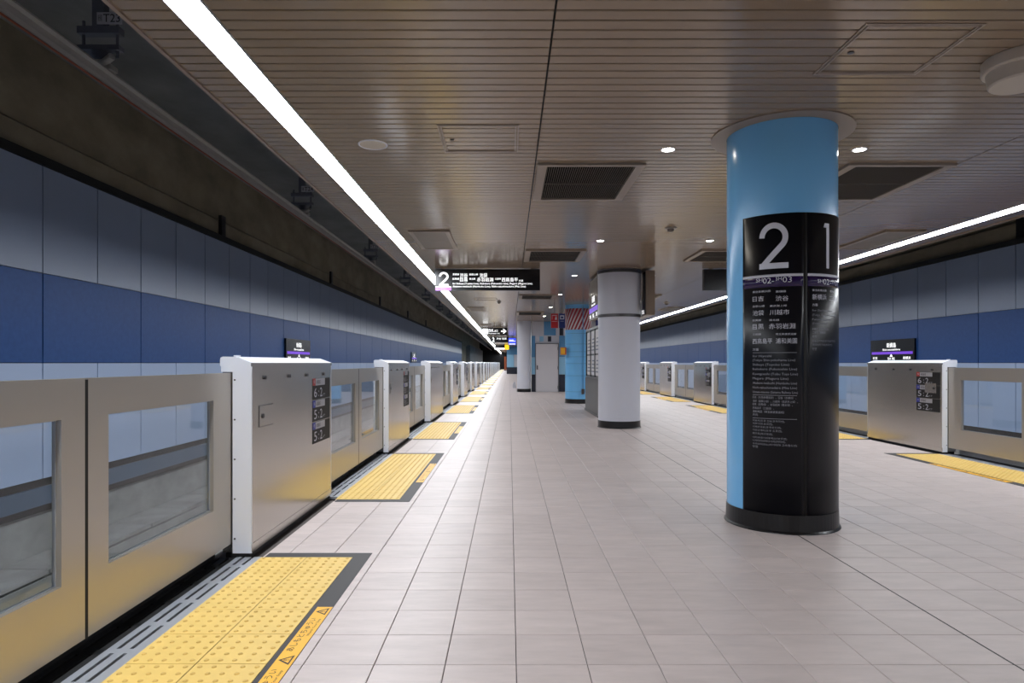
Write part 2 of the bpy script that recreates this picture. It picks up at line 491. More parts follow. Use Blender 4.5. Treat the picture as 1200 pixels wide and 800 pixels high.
stuff(link('slat', sf.mesh('slat_field', 'ceiling_paint'), ceiling))
for s in (0, 1):
    X = lambda x: mx(x, s)
    struct('trim_%d' % (7 + s), MB().box(X(-2.02), X(-2.045), Y0, Y1, ZC - 0.012, ZC + 0.42), 'ceiling_trim')
# seam covers
for s in (0, 1):
    struct('trim_%d' % (9 + s), MB().box(mx(SEAM - 0.006, s), mx(SEAM + 0.006, s), Y0, Y1, ZC + 0.009, ZC + 0.02), 'ceiling_back')

# two continuous linear lights
for s in (0, 1):
    X = lambda x: mx(x, s)
    t = thing('linear_ceiling_light', 'continuous bright white linear ceiling light above the %s platform edge' % SIDE[s], 'light', (X(-1.65), 0, ZC), 'linear lights in the ceiling')
    bx = X(-1.65)
    h = MB().prism_y([(LX0 + 1.65, 0.012), (LX0 + 1.65, -0.006), (LX0 + 1.656, -0.006), (LX0 + 1.656, 0.006), (LX1 + 1.644, 0.006), (LX1 + 1.644, -0.006), (LX1 + 1.65, -0.006), (LX1 + 1.65, 0.012)], Y0, Y1)
    obj('housing', h, 'white_paint', t)
    d = MB(); y = Y0
    while y < Y1:
        y2 = min(y + 1.5, Y1)
        d.add([(LX0 + 1.657, y, 0.0), (LX0 + 1.657, y2, 0.0), (LX1 + 1.643, y2, 0.0), (LX1 + 1.643, y, 0.0)], [(0, 1, 2, 3)])
        y = y2
    link('diffuser', d.mesh('diffuser', 'light_diffuser', recalc=False), t)

# downlights
dl_y = [5.56, 9.71, 13.6, 17.4, 21.4, 25.4]
ring_m = MB().lathe(0, 0, [(0.048, 0.0), (0.062, 0.0), (0.062, -0.005), (0.056, -0.006), (0.048, -0.003)], 24).mesh('trim_ring', 'white_paint')
disc_m = MB().cyl(0, 0, -0.003, 0.0, 0.049, 20).mesh('lamp', 'down_lamp')
for i, y in enumerate(dl_y):
    for s in (0, 1):
        if y > 28 and s == 1: continue
        t = thing('downlight', '%s round recessed downlight from the front in the %s ceiling row' % (ORD[i], SIDE[s]), 'light', (mx(1.36, s), y, ZC), 'recessed downlights')
        link('trim_ring', ring_m, t); link('lamp', disc_m, t)

# air vents
def vent(label, x0, x1, y0, y1, fins=True, grp='ceiling air vents'):
    t = thing('ceiling_vent', label, 'vent', ((x0 + x1) / 2, (y0 + y1) / 2, ZC), grp)
    hw, hl = (x1 - x0) / 2, (y1 - y0) / 2; e = 0.085 if fins else 0.06
    obj('frame', MB().framed_z(-0.022, 0.0, -hw, hw, -hl, hl, -hw + e, hw - e, -hl + 0.05, hl - 0.04), 'frame_beige', t)
    if fins:
        obj('backing', MB().box(-hw + e, hw - e, -hl + 0.05, hl - 0.04, -0.003, -0.001), 'vent_dark', t)  # flat near-black sheet, paints the unlit depth behind the fins
        f = MB(); n = 40
        for q in range(n):
            x = -hw + e + (q + 0.5) * (2 * hw - 2 * e) / n
            f.box(x - 0.0025, x + 0.0025, -hl + 0.05, hl - 0.04, -0.016, -0.003)
        stuff(obj('louvre', f, 'vent_fin', t))
        obj('crossbar', MB().box(-hw + e, hw - e, -0.008, 0.008, -0.019, -0.012), 'vent_fin', t)
    else:
        obj('diffuser_panel', MB().box(-hw + e, hw - e, -hl + 0.05, hl - 0.04, -0.016, -0.006), 'vent_panel', t)
        obj('rib', MB().box(-hw + e + 0.02, hw - e - 0.02, -0.004, 0.004, -0.018, -0.016), 'frame_beige', t)
for i, (a, b) in enumerate(((5.93, 7.22), (10.49, 11.62), (17.4, 18.5), (23.2, 24.7))):
    for s in (0, 1):
        x0, x1 = sorted((mx(0.262, s), mx(1.25, s)))
        vent('dark louvred air vent, %s from the front in the %s half of the ceiling' % (ORD[i], SIDE[s]), x0, x1, a, b)
for i, (a, b) in enumerate(((8.95, 10.35), (21.3, 22.7), (30.5, 32.0))):
    for s in (0, 1):
        x0, x1 = sorted((mx(-1.40, s), mx(-0.83, s)))
        vent('flat grey air diffuser beside the %s linear light, %s from the front' % (SIDE[s], ORD[i]), x0, x1, a, b, False, 'flat air diffusers')

# access hatches in the ceiling
def hatch(label, x0, x1, y0, y1):
    t = thing('ceiling_access_hatch', label, 'hatch', ((x0 + x1) / 2, (y0 + y1) / 2, ZC), 'ceiling access hatches')
    hw, hl = (x1 - x0) / 2, (y1 - y0) / 2
    obj('outer_frame', MB().framed_z(-0.006, 0.0, -hw, hw, -hl, hl, -hw + 0.013, hw - 0.013, -hl + 0.013, hl - 0.013), 'frame_beige', t)
    obj('inner_frame', MB().framed_z(-0.006, 0.0, -hw + 0.019, hw - 0.019, -hl + 0.019, hl - 0.019, -hw + 0.032, hw - 0.032, -hl + 0.032, hl - 0.032), 'frame_beige', t)
    obj('latch', MB().cyl(-hw + 0.09, 0.02, -0.006, 0.0, 0.018, 14), 'screw', t)
hatch('square access hatch in the ceiling left of the centre seam', -0.56, 0.075, 4.98, 5.62)
hatch('square access hatch in the ceiling in front of the blue column', 1.92, 2.57, 3.49, 4.11)
hatch('distant access hatch in the ceiling behind the hanging platform sign', -1.0, -0.35, 18.3, 18.95)

# round speaker, sprinkler heads and the drum alarm
t = thing('ceiling_speaker', 'flat round white ceiling speaker right of the left linear light', 'speaker', (-1.143, 5.43, ZC))
obj('rim', MB().lathe(0, 0, [(0.108, 0.0), (0.122, 0.0), (0.122, -0.006), (0.114, -0.010), (0.108, -0.006)], 32), 'white_paint', t)
obj('grille', MB().cyl(0, 0, -0.006, 0.0, 0.108, 32), 'speaker_white', t)
def dome(label, x, y, r):
    t = thing('smoke_detector', label, 'detector', (x, y, ZC), 'small ceiling detectors')
    obj('base', MB().cyl(0, 0, -0.016, 0.0, r, 20), 'speaker_white', t)
    obj('sensor_head', MB().lathe(0, 0, [(0.001, -0.016), (r * 0.62, -0.016), (r * 0.5, -0.05), (r * 0.2, -0.062), (0.001, -0.062)], 20), 'vent_panel', t)
dome('small round detector on the ceiling between the two rows of downlights', 2.186, 8.79, 0.075)
dome('small far detector on the ceiling near the right linear light', 4.8, 19.8, 0.09)
dome('small far detector on the ceiling left of the distant arrow sign', -0.31, 19.4, 0.07)
t = thing('alarm_drum', 'white stepped drum alarm hanging from the ceiling at the right edge', 'alarm', (3.075, 3.89, ZC))
obj('body', MB().lathe(0, 0, [(0.001, 0.0), (0.200, 0.0), (0.204, -0.006), (0.204, -0.066), (0.198, -0.076), (0.001, -0.076)], 56), 'speaker_white', t)
obj('lower_cup', MB().lathe(0, 0, [(0.001, -0.076), (0.182, -0.076), (0.170, -0.148), (0.160, -0.158), (0.001, -0.160)], 56), 'speaker_white', t)
lb = obj('sticker', MB().sector(0, 0, 0.204, 0.2048, -0.62, -0.30, -0.052, -0.012), 'stripe_white', t)
tx = MB()
for q, (a, b) in enumerate(((-0.58, -0.36), (-0.56, -0.40))):
    p = a
    while p < b:
        tx.sector(0, 0, 0.2048, 0.2054, p, p + 0.032, -0.030 - q * 0.016, -0.020 - q * 0.016, 0.02); p += 0.048
obj('print', tx, 'poster_ink', lb)

# ------------------------------------------------------------------ overhead conductor rail over each track
for s in (0, 1):
    X = lambda x: mx(x, s)
    cx, cz = -3.48, 3.68
    t = thing('overhead_conductor_rail', 'grey overhead conductor rail running above the %s track' % SIDE[s], 'conductor rail', (X(cx), 0, cz))
    sg = 1 if s == 0 else -1
    obj('bar', MB().prism_y([(-0.055, 0.10), (0.055, 0.10), (0.055, 0.085), (0.012, 0.078), (0.022, 0.02), (0.014, -0.01), (-0.014, -0.01), (-0.022, 0.02), (-0.012, 0.078), (-0.055, 0.085)], Y0, Y1), 'aluminium', t)
    obj('contact_wire', MB().tube((0, Y0, -0.020), (0, Y1, -0.020), 0.009, 8), 'copper', t)
    for k in range(18 if s == 0 else 6):
        y = 5.6 + 5.45 * k
        b = thing('conductor_rail_support', '%s overhead rail support from the front above the %s track' % (ORD[k], SIDE[s]), 'bracket', (X(cx - 0.05), y, 5.2), 'overhead rail supports')
        obj('ceiling_channel', MB().box(-0.42, 0.42, -0.05, 0.05, -0.06, 0), 'iron', b)
        obj('post', MB().box(-0.05, 0.05, -0.04, 0.04, -1.04, -0.06), 'iron', b)
        obj('cross_channel', MB().box(-0.18, 0.18, -0.04, 0.04, -1.10, -1.04).box(-0.18, 0.18, -0.04, 0.04, -1.24, -1.20), 'iron', b)
        for q in (-0.145, 0.145):
            obj('threaded_rod', MB().tube((q, 0, -1.30), (q, 0, -0.98), 0.013, 8), 'iron', b)
        ins = MB().lathe(0, 0, [(0.03, -1.24), (0.075, -1.255), (0.03, -1.27), (0.08, -1.285), (0.03, -1.30), (0.075, -1.315), (0.035, -1.33), (0.001, -1.33), (0.001, -1.24)], 16)
        obj('insulator', ins, 'iron', b)
        obj('clamp', MB().box(-0.07, 0.07, -0.05, 0.05, -1.412, -1.33).box(-0.02, 0.12, -0.05, 0.05, -1.412, -1.37).tube((0.0, -0.02, -1.38), (0.16, -0.10, -1.33), 0.03, 8), 'aluminium', b)
        if k < 6:
            pl = obj('number_plate', MB().box(0.0, 0.215, -0.052, -0.046, -1.03, -0.93), 'tag_grey', b)
            tx = MB(); fn = lambda u, v: (u, -0.0535, v)
            lay_text(tx, '新綱', 0.010, 0.045, -1.01, -0.95, fn)
            lay_text(tx, 'T%d' % (23 + k), 0.055, 0.20, -1.015, -0.945, fn)
            obj('lettering', tx, 'black_matte', pl)

# ------------------------------------------------------------------ platform screen doors
XF = -1.69
PLANE = [-1.822, -1.768]
starts = [-0.56]                                     # near ends of the door housings
lens = [1.90]
seq_long = lambda k: k % 4 == 3
for k in range(1, 26):
    starts.append(starts[-1] + lens[-1] + 2.91)
    lens.append(2.62 if seq_long(k) else 1.90)
hm = {}
def house_meshes(side, k):
    """cached meshes of one housing kind; local y from the near end, x from the front face"""
    L = lens[k]; par = k % 2
    near_p, far_p = PLANE[(k + 1) % 2], PLANE[k % 2]
    key = (side, L, par)
    if key in hm: return hm[key]
    S = 1 if side == 0 else -1
    B = lambda b, x0, x1, *r: b.box(S * (x0 - XF), S * (x1 - XF), *r)
    P = lambda prof: [(S * (x - XF), z) for x, z in prof]
    d = {}
    d['foot'] = (B(MB(), XF - 0.012, -1.86, 0.01, L - 0.01, -0.005, 0.028), 'black_matte')
    d['body'] = (B(MB(), XF, -1.885, 0.012, L - 0.012, 0.028, 1.25), 'steel')
    d['kick_plate'] = (B(MB(), XF, XF + 0.003, 0.0, L, 0.028, 0.085), 'steel')
    d['top_rail'] = (B(MB(), XF - 0.004, XF + 0.004, 0.0, L, 1.247, 1.272), 'steel')
    lid = MB().prism_y(P([(XF + 0.004, 1.272), (XF - 0.105, 1.312), (-1.880, 1.313), (-1.894, 1.306), (-1.897, 1.29), (-1.897, 1.25), (XF - 0.004, 1.25), (XF - 0.004, 1.272)]), 0.0, L)
    d['lid'] = (lid, 'white_paint')
    caps = []
    for (y0, y1, pl) in ((0.0, 0.012, near_p), (L - 0.012, L, far_p)):
        caps.append((B(MB(), XF + 0.001, pl + 0.008, y0, y1, 0.024, 1.25), 'white_paint'))
    sc_ = MB()
    for z in (0.12, 0.38, 0.64, 0.90, 1.16):
        xx = S * (near_p + 0.022 - XF)
        sc_.tube((xx, -0.003, z), (xx, 0.001, z), 0.006, 8)
    d['screw_row'] = (sc_, 'screw')
    br = B(MB(), near_p + 0.008, -1.89, 0.0, 0.012, 1.213, 1.25)
    d['bracket'] = (br, 'white_paint')
    d['lid_knob'] = (MB().cyl(S * (-0.115), 0.05, 1.312, 1.322, 0.022, 12), 'white_paint')
    d['hatch_seam'] = (B(MB(), XF, XF + 0.0015, 0.123, 0.384, 0.836, 0.984), 'board_frame')
    d['hatch_cover'] = (B(MB(), XF, XF + 0.005, 0.127, 0.38, 0.84, 0.98), 'steel')
    d['hatch_lock'] = (MB().tube((S * 0.002, 0.18, 0.91), (S * 0.012, 0.18, 0.91), 0.016, 12), 'screw')
    studs = []
    for y in (0.22, 0.72, 1.15, 1.64):
        studs.append((MB().tube((0, y, 1.172), (S * 0.012, y, 1.172), 0.014, 12), 'screw'))
    res = {n: (b.mesh(n, m)) for n, (b, m) in d.items()}
    res['_caps'] = [b.mesh('end_cap', m) for b, m in caps]
    res['_studs'] = [b.mesh('stud', m) for b, m in studs]
    hm[key] = res
    return res
pm_ = {}
def plate_meshes(side, car, door, z1):
    key = (side, car, door, z1)
    if key in pm_: return pm_[key]
    S = 1 if side == 0 else -1
    if side == 0: u0 = 1.315; fy = lambda u: u0 + u
    else: u0 = 0.575; fy = lambda u: u0 - u
    W, H = 0.525, 0.183
    z0 = z1 - H
    r = {}
    r['p'] = MB().box(0, S * 0.003, fy(0), fy(W), z0, z1).mesh('label_plate', 'black_matte')
    r['tag'] = MB().box(S * 0.003, S * 0.0036, fy(0), fy(0.075), z1 - 0.062, z1).mesh('colour_tag', 'tag_red' if car == '6' else 'tag_blue')
    r['head'] = MB().box(S * 0.003, S * 0.0036, fy(0.078), fy(0.36), z1 - 0.062, z1 - 0.002).mesh('header_plate', 'tag_grey')
    fn = lambda u, v: (S * 0.0042, fy(u), v)
    t = MB(); lay_text(t, car, 0.035, 0.115, z0 + 0.02, z0 + 0.10, fn)
    lay_text(t, ':', 0.162, 0.176, z0 + 0.025, z0 + 0.075, fn)
    lay_text(t, door, 0.21, 0.275, z0 + 0.02, z0 + 0.10, fn, fit_w=(door != '1'))
    lay_text(t, 'ドア', 0.29, 0.36, z0 + 0.02, z0 + 0.045, fn)
    lay_text(t, '号車', 0.02, 0.055, z1 - 0.045, z1 - 0.015, fn)
    r['num'] = t.mesh('lettering', 'print_white')
    t = MB(); lay_text(t, '8両編成' if car == '6' else '6両編成', 0.10, 0.22, z1 - 0.05, z1 - 0.014, fn)
    r['txt'] = t.mesh('header_lettering', 'black_matte')
    pm_[key] = r
    return r
def housing(side, k):
    L = lens[k]; m = house_meshes(side, k)
    lab = '%s%s steel platform door housing along the %s edge, counted from the front' % ('long ' if L > 2 else '', ORD[k - 1 - side], SIDE[side])
    t = thing('platform_door_housing', lab, 'door housing', (mx(XF, side), starts[k], 0), 'platform door housings')
    far_ = starts[k] > 45
    for n in ('foot', 'body', 'top_rail', 'lid'): link(n, m[n], t)
    for q in m['_caps']: link('end_cap', q, t)
    if far_: return
    for n in ('kick_plate', 'screw_row', 'bracket', 'lid_knob', 'hatch_seam', 'hatch_cover', 'hatch_lock'): link(n, m[n], t)
    for q in m['_studs']: link('stud', q, t)
    if L < 2:
        dn = {0: '3', 1: '2', 2: '12'[side]}.get(k, str(4 - (k - 4) % 4))
        for q, car in enumerate(('6', '5', '5')):
            r = plate_meshes(side, car, dn, 1.136 - q * 0.190)
            p = link('label_plate', r['p'], t); link('colour_tag', r['tag'], p); link('header_plate', r['head'], p)
            link('lettering', r['num'], p); link('header_lettering', r['txt'], p)

lm = {}
def leaf_meshes(side, par, which):
    key = (side, par, which)
    if key in lm: return lm[key]
    S = 1 if side == 0 else -1
    LL = 1.446
    # which 0: slides into the near housing (seal at far end), 1: into the far housing (seal at near end)
    a, b = (0.25, 0.15) if which == 0 else (0.15, 0.25)
    xa, xb = 0.0, -S * 0.040
    r = {}
    r['door_panel'] = MB().framed(xa, xb, 0.007 * which, LL - 0.004 * (1 - which), 0.088, 1.206, a, LL - b, 0.36, 1.04).mesh('door_panel', 'door_steel')
    g = 0.005
    r['gasket'] = MB().framed(-S * 0.022, -S * 0.034, a, LL - b, 0.36, 1.04, a + g, LL - b - g, 0.36 + g, 1.04 - g).mesh('gasket', 'steel_dull')
    r['window_pane'] = MB().box(-S * 0.025, -S * 0.031, a + g, LL - b - g, 0.36 + g, 1.04 - g).mesh('window_pane', 'door_glass')
    y0, y1 = (LL - 0.004, LL + 0.007) if which == 0 else (-0.004, 0.007)
    r['edge_seal'] = MB().box(xa, xb, y0, y1, 0.088, 1.20).mesh('edge_seal', 'rubber')
    lm[key] = r
    return r
def leaf(side, k, which):
    par = k % 2
    y = starts[k] + lens[k] + (0.002 if which == 0 else 1.458)
    num = 'nearest' if k == side else ORD[k - side]
    t = thing('sliding_door_leaf', '%s leaf of the %s low steel platform door along the %s edge' % (['near', 'far'][which], num, SIDE[side]), 'door', (mx(PLANE[par], side), y, 0), 'sliding platform door leaves')
    for n, me in leaf_meshes(side, par, which).items(): link(n, me, t)

gm = {}
def sill(side, k):
    """grating and dark sill between the housings"""
    y0 = starts[k] + lens[k]; L = 2.91
    S = 1 if side == 0 else -1
    o = lambda x: S * (x + 1.70)
    if side not in gm:
        g = MB()
        xs = [(-1.785, -1.749), (-1.731, -1.690), (-1.672, -1.622)]
        for a, b in xs: g.box(o(a), o(b), 0, L, -0.02, 0.001)
        y = 0.0
        while y < L:
            g.box(o(-1.749), o(-1.731), y, min(y + 0.045, L), -0.02, 0.001); g.box(o(-1.690), o(-1.672), y, min(y + 0.045, L), -0.02, 0.001)
            y += 0.3
        d = MB()
        for a, b in ((-1.97, -1.90), (-1.885, -1.84), (-1.825, -1.787)): d.box(o(a), o(b), 0, L, -0.03, -0.004)
        d.box(o(-1.97), o(-1.787), 0, L, -0.031, -0.022)
        y = 0.0
        while y < L:
            d.box(o(-1.97), o(-1.787), y, min(y + 0.045, L), -0.03, -0.004); y += 0.3
        e = MB().box(o(-1.93), o(-1.98), 0, L, -0.02, 0.055)
        gm[side] = (g.mesh('grating', 'steel_dull'), d.mesh('dark_sill', 'black_matte'), e.mesh('edge_angle', 'black_matte' if side == 0 else 'steel_dull'))  # same angle both sides; left coloured black for the shade behind its doors
    t = thing('door_sill', 'slotted steel sill under the %s platform door on the %s edge' % ('nearest' if k == side else ORD[k - side], SIDE[side]), 'sill', (mx(-1.70, side), y0, 0), 'slotted door sills')
    link('grating', gm[side][0], t); link('dark_sill', gm[side][1], t); link('edge_angle', gm[side][2], t)

# tactile paving in front of each door
tile_t = None
def tac_tile_geo(mb, x, y, lod=0):
    g = 0.0022; mb.box(x + g, x + 0.3 - g, y + g, y + 0.3 - g, 0.0005, 0.004)
    for a in range(5):
        for b in range(5):
            cx, cy = x + 0.03 + 0.06 * a, y + 0.03 + 0.06 * b
            n = 8 if lod == 0 else 5; v = []
            for q in range(n):
                w = 2 * math.pi * q / n
                v.append((cx + 0.0115 * math.cos(w), cy + 0.0115 * math.sin(w), 0.004))
            for q in range(n):
                w = 2 * math.pi * q / n
                v.append((cx + 0.0075 * math.cos(w), cy + 0.0075 * math.sin(w), 0.0088))
            mb.add(v, [tuple(range(n, 2 * n))] + [(q, (q + 1) % n, n + (q + 1) % n, n + q) for q in range(n)], mi=1)
tt = {}
def tactile(side, k):
    global tile_t
    y0 = {0: 1.235, 1: 6.035, 2: 10.835}.get(k, starts[k] + lens[k] - 0.12)
    S = 1 if side == 0 else -1
    bx = mx(-1.622, side)
    t = thing('tactile_paving', 'yellow dotted tactile paving with dark border before the %s door on the %s edge' % ('nearest' if k == side else ORD[k - side], SIDE[side]), 'tactile paving', (bx, y0, 0), 'tactile paving at the doors')
    if k < 4 and not (side == 1 and k == 3) or (side == 1 and k in (4, 5)):
        if tile_t is None:
            b = MB(); tac_tile_geo(b, 0, 0); tile_t = b.mesh('tactile_tile', ['tactile_yellow', 'tactile_dot'], recalc=False)
        for i in range(10):
            for j in range(2):
                link('tactile_tile', tile_t, t, (j * 0.3 if side == 0 else -(j + 1) * 0.3, i * 0.3, 0))
    else:
        if side not in tt:
            b = MB()
            for i in range(10):
                for j in range(2): tac_tile_geo(b, j * 0.3 if side == 0 else -(j + 1) * 0.3, i * 0.3, 1)
            tt[side] = b.mesh('tactile_field', ['tactile_yellow', 'tactile_dot'], recalc=False)
        stuff(link('tactile_field', tt[side], t))
    if ('b', side) not in tt:
        B = MB()
        for (a, b, c, d) in ((0.601, 0.706, -0.10, 3.10), (0.02, 0.601, 3.001, 3.10), (0.02, 0.601, -0.10, -0.001)):
            B.box(S * a, S * b, c, d, 0.0, 0.0022)
        B.box(0, S * 0.601, -0.001, 3.001, 0.0, 0.0005)
        tt[('b', side)] = B.mesh('border', 'border_dark')
        C = MB().box(S * 0.624, S * 0.704, 0.865, 2.139, 0.0022, 0.003)
        tt[('c', side)] = C.mesh('caution_tape', 'tape_yellow')
        D = MB()
        fn = (lambda u, v: (0.624 + (0.08 - v), 0.865 + u, 0.0036)) if side == 0 else (lambda u, v: (-0.704 + v, 2.139 - u, 0.0036))
        for q in range(3):
            c = 0.13 + 0.54 * q if side == 0 else 0.08 + 0.54 * q
            w = 0.045
            # warning triangle with an exclamation mark
            a = [(c - w, 0.012), (c + w, 0.012), (c, 0.070)]; b = [(c - w + 0.016, 0.019), (c + w - 0.016, 0.019), (c, 0.056)]
            D.add([fn(*p) for p in a + b], [(0, 1, 4, 3), (1, 2, 5, 4), (2, 0, 3, 5)])
            D.add([fn(*p) for p in ((c - 0.003, 0.030), (c + 0.003, 0.030), (c + 0.004, 0.047), (c - 0.004, 0.047))], [(0, 1, 2, 3)])
            D.add([fn(*p) for p in ((c - 0.003, 0.022), (c + 0.003, 0.022), (c + 0.003, 0.027), (c - 0.003, 0.027))], [(0, 1, 2, 3)])
            e = c + 0.085
            if e + 0.37 < 1.274:
                lay_text(D, 'あしもとちゅうい', e, e + 0.37, 0.036, 0.070, fn, res=2)
                lay_text(D, 'Watch Your Step', e + 0.16, e + 0.36, 0.012, 0.028, fn, res=2)
        tt[('d', side)] = D.mesh('lettering', 'tape_black')
    link('border', tt[('b', side)], t)
    c = link('caution_tape', tt[('c', side)], t)
    if starts[k] < 40: link('lettering', tt[('d', side)], c)

NL, NR = 24, 9
for side, n in ((0, NL), (1, NR)):
    for k in range(side, n):
        if k > side: housing(side, k)
        leaf(side, k, 0); leaf(side, k, 1)
        sill(side, k)
        tactile(side, k)

# ------------------------------------------------------------------ columns
CX = 2.18
def phi_at(px, cy, r):
    """angle on a column (axis CX, cy) where the sight line of picture column px first meets it"""
    t = (px - 597) / FPX
    # point (t*y, y): (t*y-CX)^2+(y-cy)^2=r^2
    a = t * t + 1; b = -2 * (t * CX + cy); c = CX * CX + cy * cy - r * r
    y = (-b - math.sqrt(max(0, b * b - 4 * a * c))) / (2 * a)
    return math.atan2(t * y - CX, cy - y), y

def column(label, cy, shaft_mat, r=0.412, skirt=0.14, collar=True):
    t = thing('round_column', label, 'column', (CX, cy, 0), 'round platform columns')
    obj('shaft', MB().cyl(0, 0, skirt, ZC - 0.004, r, 72, caps=False), shaft_mat, t)
    obj('skirt', MB().lathe(0, 0, [(r - 0.02, 0), (r + 0.022, 0), (r + 0.020, 0.006), (r + 0.008, 0.018), (r + 0.006, skirt), (r - 0.02, skirt)], 72), 'black_paint', t)
    if collar:
        obj('ceiling_collar', MB().lathe(0, 0, [(r + 0.004, ZC), (r + 0.125, ZC), (r + 0.125, ZC - 0.010), (r + 0.004, ZC - 0.010)], 72), 'frame_beige', t)
    return t

c1 = column('sky blue round column with a black platform 2 and 1 sign', 5.21, 'blue_column')
R = 0.412; CY = 5.21
PA, _ = phi_at(871, CY, R)
PB, _ = phi_at(941.5, CY, R)
PC, _ = phi_at(945.5, CY, R)
PD = PC + (PB - PA)
def zpx(py, y): return EYE - (py - 425) * y / FPX
ZT = 2.385
def panel_sign(name, pa, pb):
    b = MB().sector(0, 0, R + 0.0005, R + 0.004, pa, pb, 0.14, ZT)
    return obj(name, b, 'black_sign', c1)
RS = R + 0.0052
def cyl_fn(p0): return lambda u, v: (RS * math.sin(p0 + u / RS), -RS * math.cos(p0 + u / RS), v)
def big_digit(mb, s, fn):
    """thin platform digits drawn as strokes in a unit box, fn(u, v) -> point"""
    def ribbon(pts, w):
        v = []
        for i, p in enumerate(pts):
            a = pts[max(0, i - 1)]; b = pts[min(len(pts) - 1, i + 1)]
            d = math.hypot(b[0] - a[0], b[1] - a[1]); n = (-(b[1] - a[1]) / d * w / 2, (b[0] - a[0]) / d * w / 2)
            v += [(p[0] + n[0], p[1] + n[1]), (p[0] - n[0], p[1] - n[1])]
        mb.add([fn(x / 250.0, 1 - y / 390.0) for x, y in v], [(2 * i, 2 * i + 1, 2 * i + 3, 2 * i + 2) for i in range(len(pts) - 1)])
    if s == '2':
        arc = [(125 + 100 * math.cos(math.radians(a)), 125 - 100 * math.sin(math.radians(a))) for a in range(180, -41, -10)]
        e = arc[-1]
        diag = [(e[0] + (32 - e[0]) * i / 10, e[1] + (365 - e[1]) * i / 10) for i in range(1, 11)]
        ribbon(arc + diag, 48)
        ribbon([(2 + 248 * i / 10, 366) for i in range(11)], 48)
    else:
        ribbon([(50, 10 + 380 * i / 4) for i in range(5)], 34)
        mb.add([fn(x / 250.0, 1 - y / 390.0) for x, y in ((0, 47), (14, 10), (34, 10), (34, 47))], [(0, 1, 2, 3)])
def row(mb, s, px0, px1, py, ph, res=2):
    """a line of print on the column sign measured as px0..px1 wide, centred on picture row py"""
    p0, y = phi_at(px0, CY, RS); p1, _ = phi_at(px1, CY, RS)
    zc = zpx(py, y); h = ph * y / FPX
    lay_text(mb, s, 0, (p1 - p0) * RS, zc - h / 2, zc + h / 2, cyl_fn(p0), res)

s2 = panel_sign('platform_sign', PA, PB); s2['label'] = 'black sign wrapped on the column for platform 2'
p0, y = phi_at(889.6, CY, RS); p1, _ = phi_at(924, CY, RS)
za, zb = zpx(316, y), zpx(262.7, y)
b = MB(); big_digit(b, '2', lambda u, v: cyl_fn(p0)(u * (p1 - p0) * RS, za + v * (zb - za))); obj('platform_number', b, 'print_white', s2)
zl = zpx(323, 4.86)
obj('line_stripe', MB().sector(0, 0, R + 0.004, R + 0.0052, PA, PB - 0.01, zl - 0.010, zl + 0.010), 'print_white', s2)
obj('purple_band', MB().sector(0, 0, R + 0.004, R + 0.0050, PA, PB - 0.01, zl - 0.085, zl - 0.010), 'purple_print', s2)
b = MB(); row(b, 'SH', 886, 893.5, 328.6, 4.2); row(b, '02-', 894, 907, 329.2, 6.5); row(b, 'SH', 909, 916, 326.5, 4.2); row(b, '03', 917, 928, 327.5, 6.6)
obj('station_numbers', b, 'print_white', s2)
b = MB()
for (s_, a, e, py, h) in (('東急新横浜線', 882, 903, 342.3, 2.6), ('東横線', 909, 921, 341.6, 2.6), ('日吉', 882, 895, 350.6, 6), ('渋谷', 909, 924, 349.6, 6.2),
        ('副都心線', 882, 896, 359.2, 2.4), ('東武東上線', 902, 922, 358.5, 2.4), ('池袋', 882, 895, 367, 6), ('川越市', 902, 925, 366, 6.2),
        ('目黒線', 882, 892, 375.4, 2.4), ('南北線', 901.5, 913, 375, 2.4), ('目黒', 882, 895, 383, 6.2), ('赤羽岩淵', 901, 932, 382.3, 6.4),
        ('三田線', 882, 892, 391.8, 2.4), ('埼玉高速鉄道線', 909, 933, 391.4, 2.4), ('西高島平', 882, 905, 399.8, 6.2), ('浦和美園', 909, 934, 399.3, 6.4), ('方面', 882, 889, 409.4, 3)):
    row(b, s_, a, e, py, h, 2)
obj('destination_lettering', b, 'print_white', s2)
b = MB()
for (s_, e, py) in (('for Hiyoshi', 904, 417.5), ('(Tokyu Shin-yokohama Line)', 932, 422.2), ('Shibuya (Toyoko Line)', 925, 427.4), ('Ikebukuro (Fukutoshin Line)', 934, 432.5),
        ('Kawagoeshi (Tobu Tojo Line)', 935, 438.2), ('Meguro (Meguro Line)', 924, 443.4), ('Akabane-iwabuchi (Namboku Line)', 934, 448.7), ('Nishi-takashimadaira (Mita Line)', 934, 454), ('Urawa-misono (Saitama Railway Line)', 935, 459.2)):
    row(b, s_, 882, e, py, 3.4)
obj('english_lettering', b, 'print_grey', s2)
b = MB()
for (s_, e, py) in (('日吉（东急新横滨线）、涩谷（东横线）、', 933, 465), ('池袋（副都心线）、川越市（东武东上线）、', 935, 469.4), ('目黑（目黑线）、赤羽岩渊（南北线）、', 929, 473.2), ('西高岛平（三田线）、', 907, 477.5), ('浦和美园（埼玉高速铁道线）', 919, 481.6), ('方向', 888, 485.3),
        ('히요시(도큐 신요코하마선),', 920, 492.3), ('시부야(도요코선),', 906, 495.8), ('이케부쿠로(후쿠토신선),', 916, 499.6), ('가와고에시(도부 도조선),', 917, 503.4), ('메구로(메구로선),', 906, 507.4), ('아카바네이와부치(난보쿠선),', 923, 512), ('니시타카시마다이라(미타선),', 921, 515.6), ('우라와미소노(사이타마 고속철도선)', 934, 519.4), ('방면', 888, 522.6)):
    row(b, s_, 882, e, py, 2.9, 1)
obj('small_lettering', b, 'print_grey', s2)
b = MB()
